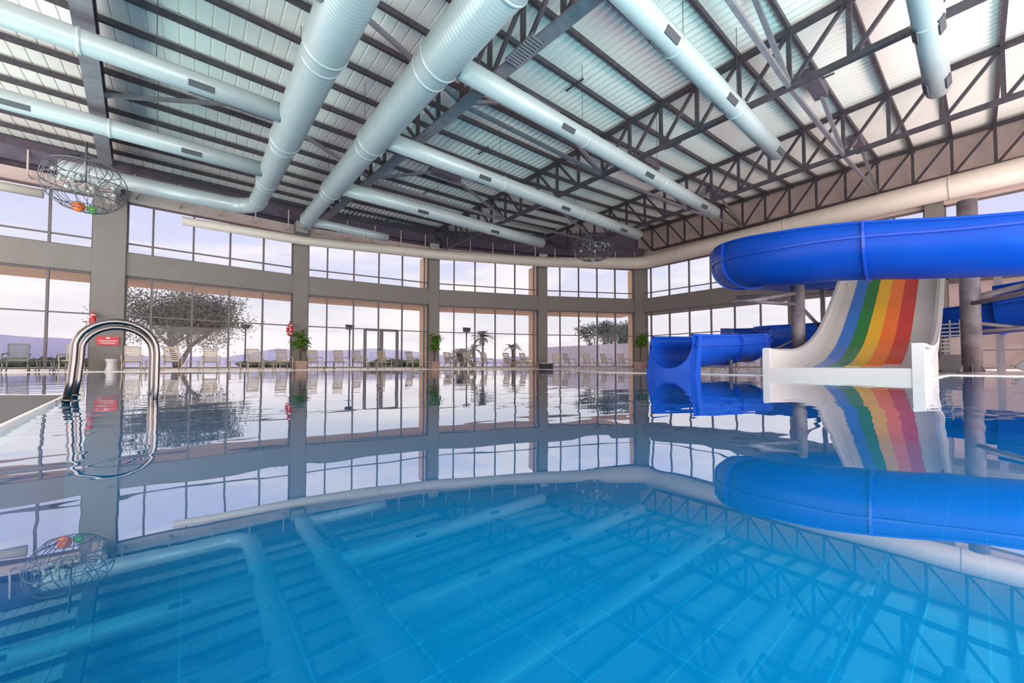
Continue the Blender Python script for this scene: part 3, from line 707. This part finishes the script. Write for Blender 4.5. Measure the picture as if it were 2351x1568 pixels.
# start platform with stairs
pl = thing('slide_platform', 'steel start platform with stairs behind the rainbow slide', 'platform', world=True)
mb = MB(); mb.box(22.9, 25.3, -.6, 4.8, 4.7, 4.85); mb.build('platform_deck', M['steel2'], pl)
for x_, y in ((23.0, -.5), (25.2, -.5), (23.0, 4.7), (25.2, 4.7), (24.1, 2)):
    mb = MB(); mb.box(x_-.08, x_+.08, y-.08, y+.08, 0, 4.7); mb.build('platform_post', M['steel2'], pl)
for x_ in (19.3, 20.2):
    mb = MB(); mb.bar((x_, -.75, .15), (x_, -4.9, 4.7), .06, .22); mb.build('stair_stringer', M['steel2'], pl)
for k_ in range(14):
    mb = MB(); z = .25+k_*.32; y = -.75-k_*.292; mb.box(19.3, 20.2, y-.14, y+.14, z-.02, z+.02); mb.build('stair_tread', M['steel2'], pl)
# louvre unit by the right pole
lv = thing('slatted_cabinet', 'grey slatted cabinet with a dark lower door between rainbow slide and big pole', 'cabinet', world=True)
c0 = PD(2172, 850, 13.4)
mb = MB(); bx, by = c0.x, c0.y
mb.box(bx-.05, bx+.45, by-.35, by+.35, .02, .62); mb.build('cabinet_body', M['steel2'], lv)
mb = MB(); mb.box(bx-.075, bx-.05, by-.28, by+.28, .10, .50); mb.build('cabinet_door', M['chairg'], lv)
mb = MB()
for k_ in range(8): z = .72+k_*.13; mb.box(bx-.03, bx+.03, by-.35, by+.35, z, z+.05)
for y in (-.35, -.12, .12, .33): mb.box(bx-.01, bx+.03, by+y-.02, by+y+.02, .6, 1.8)
mb.build('slat_rack', M['white'], lv)
# ------------------------------------------------------------------ slide poles
P1 = PX(1830, 838-(-.0)+16, .02) if False else Vector((16.2, 4.0, 0))
def pole(label, x_, y, r, h, flange=True):
    t = thing('slide_pole', label, 'steel pole', world=True)
    mb = MB(); mb.tube([(x_, y, 0), (x_, y, h)], r, 28); mb.build('pole_shaft', M['pole'], t)
    if flange:
        mb = MB(); mb.tube([(x_, y, .0), (x_, y, .05)], r*1.55, 24)
        for k_ in range(6):
            q = k_*PI/3; d = Vector((math.cos(q), math.sin(q), 0)); c = Vector((x_, y, 0))
            mb.quadprism([c+d*r*.9+Vector((-d.y, d.x, 0))*.012+Vector((0, 0, z)) if False else tuple(c+d*a+Vector((-d.y*.012, d.x*.012, z))) for a, z in ((r*.9, .02), (r*1.5, .02), (r*.9, .35))],
                         [tuple(c+d*a+Vector((d.y*.012, -d.x*.012, z))) for a, z in ((r*.9, .02), (r*1.5, .02), (r*.9, .35))])
        mb.build('base_flange', M['pole'], t)
    return t
t1 = pole('thinner grey steel pole under the left end of the upper blue flume', P1.x, P1.y, .2, 3.0)
def arm(t, a, b, r=.06): 
    mb = MB(); mb.tube([a, b], r, 12); mb.build('bracket_arm', M['pole'], t)
arm(t1, (16.2, 4.0, 2.75), (14.0, 4.6, 2.35), .07); arm(t1, (16.2, 4.0, 2.35), (13.7, 4.7, 2.30), .06); arm(t1, (16.2, 4.0, 2.7), (16.4, 6.0, 2.9), .06)
arm(t1, (16.2, 4.0, 1.2), (15.2, 4.75, .62), .035); arm(t1, (13.75, 4.2, 2.30), (13.7, 5.3, 2.33), .05)
for s_ in (0, 1): arm(t1, (16.2, 4.0, 2.45-.1*s_), (17.6, 3.6, 1.55-.1*s_), .03)
P2 = PD(2233, 856, 12.3)
t2 = pole('thick weathered steel pole standing at the right, behind the blue flume', P2.x, P2.y, .225, 5.5)
arm(t2, (P2.x, P2.y, 2.35), (P2.x+1.2, P2.y-1.6, 2.9), .09); arm(t2, (P2.x, P2.y, 2.2), (14.2, -1.6, 2.05), .07); arm(t2, (P2.x, P2.y, 1.6), (P2.x+1.6, P2.y-1.7, 1.3), .06)
arm(t2, (P2.x, P2.y, 1.3), (19.6, -2.6, 1.5), .06)
# ------------------------------------------------------------------ chairs
def make_chair(mtl, slat=True):
    c = empty('garden_chair')
    # faces -Y (towards pool); seat at .42
    mb = MB(); mb.quadprism([(-.25, -.26, .40), (.25, -.26, .40), (.23, .22, .37), (-.23, .22, .37)], [(-.25, -.26, .43), (.25, -.26, .43), (.23, .22, .40), (-.23, .22, .40)]); mb.build('seat', mtl, c)
    mb = MB()
    for s in (-1, 1): mb.bar((s*.22, .20, .38), (s*.25, .40, 1.02), .04, .035)
    for k_ in range(7):
        z = .46+k_*.088; y = .20+(z-.38)/.64*.2; mb.bar((-.24, y, z), (.24, y, z), .02, .058 if slat else .085)
    mb.bar((-.26, .40, 1.03), (.26, .40, 1.03), .03, .06); mb.build('backrest', mtl, c)
    for s in (-1, 1):
        mb = MB(); mb.tube([(s*.29, -.30, .30), (s*.31, -.29, .55), (s*.31, -.20, .64), (s*.31, .10, .66), (s*.27, .30, .68)], [.02, .024, .028, .026, .02], 8); mb.build('armrest', mtl, c)
        mb = MB(); mb.tube([(s*.30, -.36, .0), (s*.29, -.28, .2), (s*.29, -.29, .42)], [.018, .024, .024], 8); mb.build('leg', mtl, c)
        mb = MB(); mb.tube([(s*.28, .36, .0), (s*.25, .26, .2), (s*.24, .20, .42)], [.018, .024, .024], 8); mb.build('leg', mtl, c)
    return c
def make_table(mtl):
    c = empty('side_table')
    mb = MB(); mb.quadprism([(-.24, -.24, .41), (.24, -.24, .41), (.24, .24, .41), (-.24, .24, .41)], [(-.25, -.25, .44), (.25, -.25, .44), (.25, .25, .44), (-.25, .25, .44)]); mb.build('table_top', mtl, c)
    for s in (-1, 1):
        for t in (-1, 1):
            mb = MB(); mb.tube([(s*.25, t*.25, 0), (s*.20, t*.20, .2), (s*.22, t*.22, .41)], .02, 8); mb.build('leg', mtl, c)
    return c
ch0 = make_chair(M['chair']); chg = make_chair(M['chairg']); tb0 = make_table(M['chair']); tbg = make_table(M['chairg'])
used = set()
def place(src, loc, rz, label, cat, grp):
    if src.name in used: o = copy_tree(src)
    else: o = src; used.add(src.name)
    o.location = loc; o.rotation_euler = (0, 0, rz); tag(o, label, cat, grp); return o
chairs = [(38, 'g', .1, .95), (167, 'b', -.1, .95), (303, 'b', .05, .95), (395, 'b', .1, 1.1), (484, 'b', 0, .85), (584, 'b', .05, 1.0), (652, 'b', .2, 1.1),
          (722, 'b', .3, 1.0), (783, 'b', .35, 1.2), (826, 'b', .4, 1.0), (882, 'b', .35, 1.1), (948, 'b', .5, .95), (1034, 'b', .6, 1.05), (1078, 'b', .6, 1.0), (1118, 'b', .55, .9), (1170, 'b', .5, 1.05), (1208, 'b', .5, 1.0), (1279, 'b', -.2, 1.5), (1307, 'b', .6, 1.1), (1350, 'b', 0, 1.0), (1393, 'b', .4, 1.0), (1432, 'b', .2, 1.0)]
for i, (px_, kd, rz, of) in enumerate(chairs):
    p, n, d = facept(px_, of); base = math.atan2(d.y, d.x)
    lab = 'dark grey slatted garden chair at the far left of the window row' if kd == 'g' else 'beige plastic garden chair, %s from the left along the faceted window wall' % ORD[i]
    place(chg if kd == 'g' else ch0, v3(p, .012), base+rz*.9, lab, 'chair', 'garden chairs along the windows')
tabs = [(108, 'g'), (140, 'g'), (350, 'b'), (442, 'b'), (540, 'b'), (616, 'b'), (757, 'g'), (855, 'b'), (975, 'b'), (1050, 'b'), (1096, 'b'), (1145, 'b'), (1190, 'b'), (1225, 'b'), (1330, 'b'), (1372, 'b'), (1412, 'b')]
for i, (px_, kd) in enumerate(tabs):
    p, n, d = facept(px_, .85); base = math.atan2(d.y, d.x)
    place(tbg if kd == 'g' else tb0, v3(p, .012), base, '%s plastic side table, %s from the left in the row by the windows' % ('dark grey' if kd == 'g' else 'beige', ORD[i]), 'side table', 'side tables along the windows')
for i in range(8):    # chairs beyond the exit chute, on the right wall side
    y = 13.2-i*.95
    place(ch0, (24.6-.15*(i % 2), y, .012), -PI/2+.5*(-1)**i, 'beige garden chair behind the blue exit chute, %s from the corner' % ORD[i], 'chair', 'chairs along the right wall')
# ------------------------------------------------------------------ plants
def plant(px_, label, h, wdt, of=.8, n=46, potw=.28):
    p, nn, d = facept(px_, of); t = thing('potted_plant', label, 'plant', v3(p, .012))
    mb = MB(); w0, w1 = potw*.8, potw; mb.quadprism([(-w0, -w0, 0), (w0, -w0, 0), (w0, w0, 0), (-w0, w0, 0)], [(-w1, -w1, .42), (w1, -w1, .42), (w1, w1, .42), (-w1, w1, .42)])
    mb.box(-w1-.03, w1+.03, -w1-.03, w1+.03, .40, .46); mb.build('pot', M['pot'], t)
    mb = MB(); tips = []
    for k_ in range(6):
        a = random.uniform(0, 6.28); r = random.uniform(.05, wdt*.5); zz = random.uniform(.6, .95)*h
        q = [(0, 0, .42), (r*.3*math.cos(a), r*.3*math.sin(a), .42+(zz-.42)*.5), (r*math.cos(a), r*math.sin(a), zz)]; mb.tube(q, [.022, .016, .01], 6); tips.append(q)
    mb.build('stem', M['wood'], t)
    mb = MB()
    for k_ in range(n):
        q = random.choice(tips); s = random.uniform(.45, 1.0); base = Vector(q[1])+(Vector(q[2])-Vector(q[1]))*s if s > .5 else Vector(q[2])
        a = random.uniform(0, 6.28); L = random.uniform(.22, .42)*wdt/.5; el = random.uniform(-.4, .9)
        dd = Vector((math.cos(a)*math.cos(el), math.sin(a)*math.cos(el), math.sin(el))); sd = dd.cross(Vector((0, 0, 1))).normalized()*L*.26; upv = Vector((0, 0, 1))
        rws = []
        for s2, w2, dz in ((0, .12, 0), (.3, .9, .03), (.6, 1, .02), (.85, .55, -.04), (1, .04, -.10)):
            c = base+dd*L*s2+upv*dz; rws.append([c-sd*w2+upv*.02*w2, c, c+sd*w2+upv*.02*w2])
        mb.grid(rws)
    mb.build('leaves', M['leaf'], t, solid=.004)
plant(690, 'tall leafy green plant in a square clay pot before the second column', 2.25, .62, n=80)
plant(997, 'bushy upright plant in a clay pot before the third column', 2.25, .55, n=80)
plant(1470, 'green plant in front of the corner column beside the exit chute', 2.6, .7, of=1.1, n=110, potw=.34)
# ------------------------------------------------------------------ small things by columns
p, n, d = facept(246, .11); rz = math.atan2(d.y, d.x)
sg = thing('warning_sign', 'red notice with white lines of small writing on the left column', 'sign', v3(p, 1.1), rz)
mb = MB(); mb.box(-.34, .34, -.02, .01, 0, .38); mb.build('sign_board', M['red'], sg)
mb = MB(); mb.box(-.05, .05, -.026, -.02, .27, .34)
for z, w_ in ((.195, .27), (.165, .28), (.10, .20), (.07, .24)): mb.box(-w_, w_, -.026, -.02, z, z+.014)
mb.build('sign_marks', M['signwhite'], sg)
def buoy(px_, z, label, of, rot, R=.26):
    p, n, d = facept(px_, of); vw = ray(px_, 800); t = thing('lifebuoy', label, 'lifebuoy', v3(p, z), math.atan2(vw.y, vw.x)+rot)
    mb = MB(); mb.ring((0, 0, 0), (0, 1, 0), R, .075, 28, 10); mb.build('ring_body', M['red'], t)
    for k_ in range(4):
        q = k_*PI/2+PI/4; c = Vector((math.cos(q), 0, math.sin(q))); m_ = MB(); tg = Vector((-c.z, 0, c.x))
        m_.tube([c*R-tg*.04, c*R+tg*.04], .08, 12); m_.build('band', M['signwhite'], t)
    m_ = MB(); m_.bar((0, 0, R+.05), (.0, 0, R+.2), .03, .03); m_.build('hook', M['red'], t)
buoy(209, 2.1, 'red lifebuoy seen edge-on hanging left of the left column', .2, .12)
buoy(664, 2.15, 'red lifebuoy hanging at the window left of the second column', .2, .35, .27)
p, n, d = facept(256, .75)
mb = MB(); pr = [(.0, .20), (.12, .17), (.25, .145), (.37, .17), (.46, .20), (.47, .0)]
mb.tube([(0, 0, .001), (0, 0, .03), (0, 0, .15), (0, 0, .26), (0, 0, .38), (0, 0, .5)], [.2, .2, .165, .15, .17, .205], 24)
o = mb.build('plastic_stool', mat('translucent_white', (.60, .55, .55), .3, noise=.05)); o.location = v3(p, .012); tag(o, 'white waisted plastic stool standing before the left column', 'stool')
p, n, d = facept(1255, 1.2); sb = thing('storage_box', 'black storage box on the deck at the foot of the fourth column', 'box', v3(p, .012), math.atan2(d.y, d.x))
mb = MB(); mb.quadprism([(-.38, -.25, 0), (.38, -.25, 0), (.38, .25, 0), (-.38, .25, 0)], [(-.42, -.28, .34), (.42, -.28, .34), (.42, .28, .34), (-.42, .28, .34)]); mb.build('box_body', M['black'], sb)
mb = MB(); mb.box(-.45, .45, -.3, .3, .34, .40); mb.build('box_lid', M['chair'], sb)
# ------------------------------------------------------------------ wire chandeliers
def chandelier(c, R, H, label, balls):
    t = thing('wire_chandelier', label, 'chandelier', c)
    mb = MB()
    for k_ in range(22):
        a = PI*2*k_/22+random.uniform(-.08, .08); pts = []
        for j in range(0, 13):
            ph = PI*(.04+.92*j/12); q = a+.25*math.sin(j*.5)
            pts.append((R*math.sin(ph)*math.cos(q), R*math.sin(ph)*math.sin(q), H*math.cos(ph)))
        mb.tube(pts, .010, 5)
    for z in (-.85, -.55, 0, .6): mb.ring((0, 0, H*z), (0, 0, 1), R*math.sqrt(1-z*z), .016, 36, 5)
    mb.build('wire_cage', M['wire'], t)
    for k_ in range(22):
        a = random.uniform(0, 6.28); r = R*math.sqrt(random.uniform(.02, .6)); mb = MB(); mb.ball((r*math.cos(a), r*math.sin(a), random.uniform(-.15, .22)), random.uniform(.04, .08), n=10, m=6)
        mb.build('glass_droplet', M['frost'], t)
    mb = MB()
    for k_ in range(8):
        a = k_*PI/4; mb.tube([(0, 0, .1), (.4*R*math.cos(a), .4*R*math.sin(a), -.05), (.75*R*math.cos(a), .75*R*math.sin(a), .08)], .015, 6)
    mb.build('lamp_arms', M['wire'], t)
    mb = MB(); mb.tube([(0, 0, .1), (0, 0, max(.4, 7.4-c[2]))], .03, 8); mb.build('hanging_rod', M['wire'], t)
    if balls:
        for (x_, y, z, r, m_, nm_) in ((-.12, -.1, -H*.86, .16, 'orange', 'orange_ball'), (.16, .0, -H*.87, .12, 'green', 'green_ball')):
            mb = MB(); mb.ball((x_, y, z), r, n=16, m=10); ob = mb.build('decor_ball', M[m_], t); ob['label'] = nm_.replace('_', ' ')
chandelier(tuple(PD(196, 424, 12.3)), .98, .88, 'large oval wire chandelier with orange ball hanging at the upper left', True)
chandelier(tuple(PD(1362, 570, 21.5)), 1.15, .7, 'distant wire chandelier hanging near the far corner', False)
# cable tray on truss one
mb = MB(); a = PX(1228, 105, 7.3); 
for k_ in range(11):
    mb.bar((5.62-.1, 6.0+k_*.085, 7.32), (5.62+.28, 6.0+k_*.085, 7.32), .03, .03)
mb.bar((5.55, 5.95, 7.35), (5.55, 6.9, 7.35), .03, .05); mb.bar((5.9, 5.95, 7.35), (5.9, 6.9, 7.35), .03, .05)
tag(mb.build('slotted_tray', M['steel2']), 'slotted metal tray fixed under the broad truss flange', 'tray')
# ------------------------------------------------------------------ outside
mb = MB(); mb.poly([(-900, 24.5, -.10), (-900, 1200, -.10), (1200, 1200, -.10), (1200, -600, -.10), (27, -600, -.10), (27, 24.5, -.10)])
tag(mb.build('floor_outside', M['ground']), 'pale terrace and open ground outside the windows', kind='structure')
# hills
prof_h = [(-300, 60), (-150, 66), (0, 70), (80, 64), (170, 60), (300, 22), (420, 20), (520, 18), (640, 38), (690, 32), (760, 34), (860, 38), (930, 34), (1000, 24), (1060, 18), (1150, 14), (1250, 12), (1400, 14), (1600, 16), (1900, 14), (2400, 12)]
rows = [[], [], []]
for i in range(len(prof_h)-1):
    for j in range(6):
        t_ = j/6; px_ = prof_h[i][0]*(1-t_)+prof_h[i+1][0]*t_; hh = prof_h[i][1]*(1-t_)+prof_h[i+1][1]*t_+random.uniform(-1, 1)
        q = PD(px_, 838-hh, 420); b = PD(px_, 838, 360); c = PD(px_, 838, 520)
        rows[0].append((b.x, b.y, -1)); rows[1].append(tuple(q)); rows[2].append((c.x, c.y, -1))
mb = MB(); mb.grid(rows); hl = tag(mb.build('mountain_ridge', M['hill']), 'mountain ridge with painted lavender haze far beyond the terrace', 'mountain')
# trees
def branch_tree(base, H, spread, label, leafm, nleaf=9000, seed=1, leafsize=.16, trunk=.22, depth=5, barkm='bark', grp='trees outside', crown=None):
    rnd = random.Random(seed); t = thing('tree', label, 'tree', base, group=grp); tk = MB(); tips = []
    def grow(p, d, L, r, lev):
        e_ = p+d*L; mid = p+d*L*.5+Vector((rnd.uniform(-1, 1), rnd.uniform(-1, 1), 0))*L*.08
        tk.tube([p, mid, e_], [r, r*.85, r*.65], 6 if lev > 1 else 10)
        if lev >= depth: tips.append(e_); return
        if lev >= depth-2: tips.append(mid)
        for k_ in range(3 if lev < 3 else 2):
            ax = Vector((rnd.uniform(-1, 1), rnd.uniform(-1, 1), rnd.uniform(-.35, .35)*1.0)); nd = (d*.55+ax*spread+Vector((0, 0, .12))).normalized()
            grow(e_, nd, L*rnd.uniform(.66, .84), r*.62, lev+1)
    for k_ in range(3):
        grow(Vector((0, 0, 0)), Vector((math.cos(k_*2.1)*.45, math.sin(k_*2.1)*.45, 1)).normalized(), H*.24, trunk, 0)
    tk.build('trunk', M[barkm], t)
    if crown:
        cz_, rx_, rz_ = crown
        for k_ in range(150):
            a = rnd.uniform(0, 6.28); ph = rnd.uniform(-1, 1); q = rnd.uniform(.45, 1)**.5; rr_ = math.sqrt(1-ph*ph)*q
            tips.append(Vector((rx_*rr_*math.cos(a), rx_*rr_*math.sin(a), cz_+rz_*ph*q)))
    lf = MB()
    for k_ in range(nleaf):
        c = rnd.choice(tips)+Vector((rnd.gauss(0, 1), rnd.gauss(0, 1), rnd.gauss(0, .8)))*H*.055
        a = Vector((rnd.uniform(-1, 1), rnd.uniform(-1, 1), rnd.uniform(-1, 1))).normalized(); b = a.cross(Vector((rnd.uniform(-1, 1), 1, .3))).normalized(); s = leafsize*rnd.uniform(.5, 1.2)
        lf.poly([c-a*s, c-b*s*.5, c+a*s, c+b*s*.5])
    lf.build('foliage', M[leafm], t); return t
q = PD(405, 838, 33); branch_tree((q.x, q.y, -.1), 8.6, .75, 'big spreading grey-brown tree outside the second bay', 'treeleaf', 26000, 5, .10, .22, crown=(4.3, 5.2, 2.7))
q = PD(1422, 838, 92); branch_tree((q.x, q.y, -.1), 13.0, .25, 'olive bushy tree far outside near the corner', 'olive', 5000, 8, .3, .2, 4)
q = PD(1381, 838, 78); branch_tree((q.x, q.y, -.1), 11.0, .16, 'thin dark tree left of the olive tree near the corner', 'olive', 2500, 9, .25, .15, 4)
def palm(px_, py_, dist, label, seed, n=22, L=1.5, upw=.5):
    rnd = random.Random(seed); q = PD(px_, py_, dist); t = thing('palm_tree', label, 'palm tree', (q.x, q.y, -.1), group='palms outside')
    mb = MB(); mb.tube([(0, 0, 0), (.1, 0, q.z*.5), (0, 0, q.z)], [.16, .12, .1], 8); mb.build('trunk', M['bark'], t)
    mb = MB()
    for k_ in range(n):
        a = rnd.uniform(0, 6.28); el = rnd.uniform(-.3, 1.2)*1; dd = Vector((math.cos(a)*math.cos(el), math.sin(a)*math.cos(el), math.sin(el))); sd = dd.cross(Vector((0, 0, 1))).normalized()
        rws = []
        for s_, w_ in ((0, .03), (.3, .14), (.7, .16), (1, .02)):
            c = Vector((0, 0, q.z))+dd*L*s_-Vector((0, 0, .5*L*s_*s_)); rws.append([c-sd*w_, c+Vector((0, 0, .04)), c+sd*w_])
        mb.grid(rws, smooth=False)
    mb.build('fronds', M['treeleaf'], t)
palm(1107, 772, 41, 'tallest palm outside the fourth bay', 3, 34, 1.5); palm(1088, 800, 36, 'lower palm just left of the tallest one', 4, 22, 1.2)
palm(1057, 815, 32, 'short spiky palm behind the chairs of the fourth bay', 5, 40, 1.5); palm(1176, 795, 37, 'slim palm right of the tallest one', 6, 18, 1.0)
# lamp posts
def lamp(px_, ytop, dist, label):
    q = PD(px_, ytop, dist); t = thing('floodlight_post', label, 'lamp post', (q.x, q.y, -.1))
    mb = MB(); mb.tube([(0, 0, 0), (0, 0, q.z)], .07, 8); mb.build('post', M['steel'], t)
    mb = MB(); mb.quadprism([(-.32, -.12, q.z), (.32, -.12, q.z), (.32, .12, q.z), (-.32, .12, q.z)], [(-.38, -.2, q.z+.42), (.38, -.2, q.z+.42), (.38, .1, q.z+.45), (-.38, .1, q.z+.45)])
    o = mb.build('floodlight_head', M['steel'], t)
lamp(803, 754, 36, 'floodlight post outside left of the double door'); lamp(1071, 760, 38, 'floodlight post outside beside the palms')
lamp(564, 752, 40, 'slim post outside right of the big tree')
# hedge, far bushes, houses
rnd = random.Random(11)
for i, (x0, x1, hh, dist, lab) in enumerate(((-60, 60, 17, 60, 'dark low hedge far outside at the left edge'), (60, 215, 18, 66, 'low dark hedge outside left of the left column'), (560, 680, 12, 70, 'thin hedge line outside left of the second column'), (860, 980, 14, 70, 'bushes outside right of the double door'), (1260, 1450, 9, 80, 'faint bushes outside near the corner'))):
    mb = MB(); k_ = x0
    while k_ < x1:
        r_ = rnd.uniform(.6, 1.1); q = PD(k_, 838, dist+rnd.uniform(-1.5, 1.5)); hz = hh*dist/896
        mb.ball((q.x, q.y, hz*.45), r_*1.2, r_*1.2, hz*rnd.uniform(.45, .8), 9, 6, jit=.14); k_ += 8
    tag(mb.build('hedge', M['hedge']), lab, 'hedge', 'far hedges')
for (px_, hh, dist, lab) in ((62, 24, 50, 'small dark conifer outside behind the grey chair'), (133, 30, 58, 'lone thin conifer outside in the leftmost bay')):
    q = PD(px_, 838, dist); t = thing('conifer', lab, 'tree', (q.x, q.y, -.1)); H = hh*dist/896
    mb = MB(); mb.tube([(0, 0, 0), (0, 0, H)], [.12, .03], 7); mb.build('trunk', M['bark'], t)
    mb = MB()
    for k_ in range(6): z = H*(.25+.12*k_); mb.tube([(0, 0, z), (0, 0, z+H*.18)], [.75-.11*k_, .05], 9, smooth=False)
    mb.build('foliage', M['hedge'], t)
for (px_, w_, h_, dist, lab) in ((100, 6, 1.3, 90, 'low pale building behind the left hedge'), (1310, 9, 2.2, 95, 'pale low building far outside near the corner'), (1190, 7, 1.6, 90, 'pale hut far outside before the fourth column')):
    q = PD(px_, 838, dist); t = thing('far_building', lab, 'building', (q.x, q.y, -.1), -YAW)
    mb = MB(); mb.box(-w_/2, w_/2, -2, 2, 0, h_); mb.build('wall', M['housew'], t)
    mb = MB(); mb.quadprism([(-w_/2-.3, -2.3, h_), (w_/2+.3, -2.3, h_), (0.+w_/2+.3, 2.3, h_), (-w_/2-.3, 2.3, h_)], [(-w_/2+1, -.2, h_+.7), (w_/2-1, -.2, h_+.7), (w_/2-1, .2, h_+.7), (-w_/2+1, .2, h_+.7)]); mb.build('roof', M['hill'], t)
    for k_ in range(3):
        mb = MB(); x_ = -w_/2+w_*(k_+.5)/3; mb.box(x_-.4, x_+.4, -2.04, -2.0, h_*.35, h_*.75); mb.build('window', M['chairg'], t)
# pink neighbouring wall outside the right side
mb = MB(); mb.box(30, 30.3, -9, 3.6, -.1, 4.6)
tag(mb.build('neighbour_wall', M['pink']), 'pink rendered wall outside the right windows behind the thick pole', 'wall')
mb = MB(); mb.box(46, 46.4, 3, 46, -.1, 3.2)
tag(mb.build('boundary_wall', M['housew']), 'long pale boundary wall outside beyond the exit chute', 'wall')
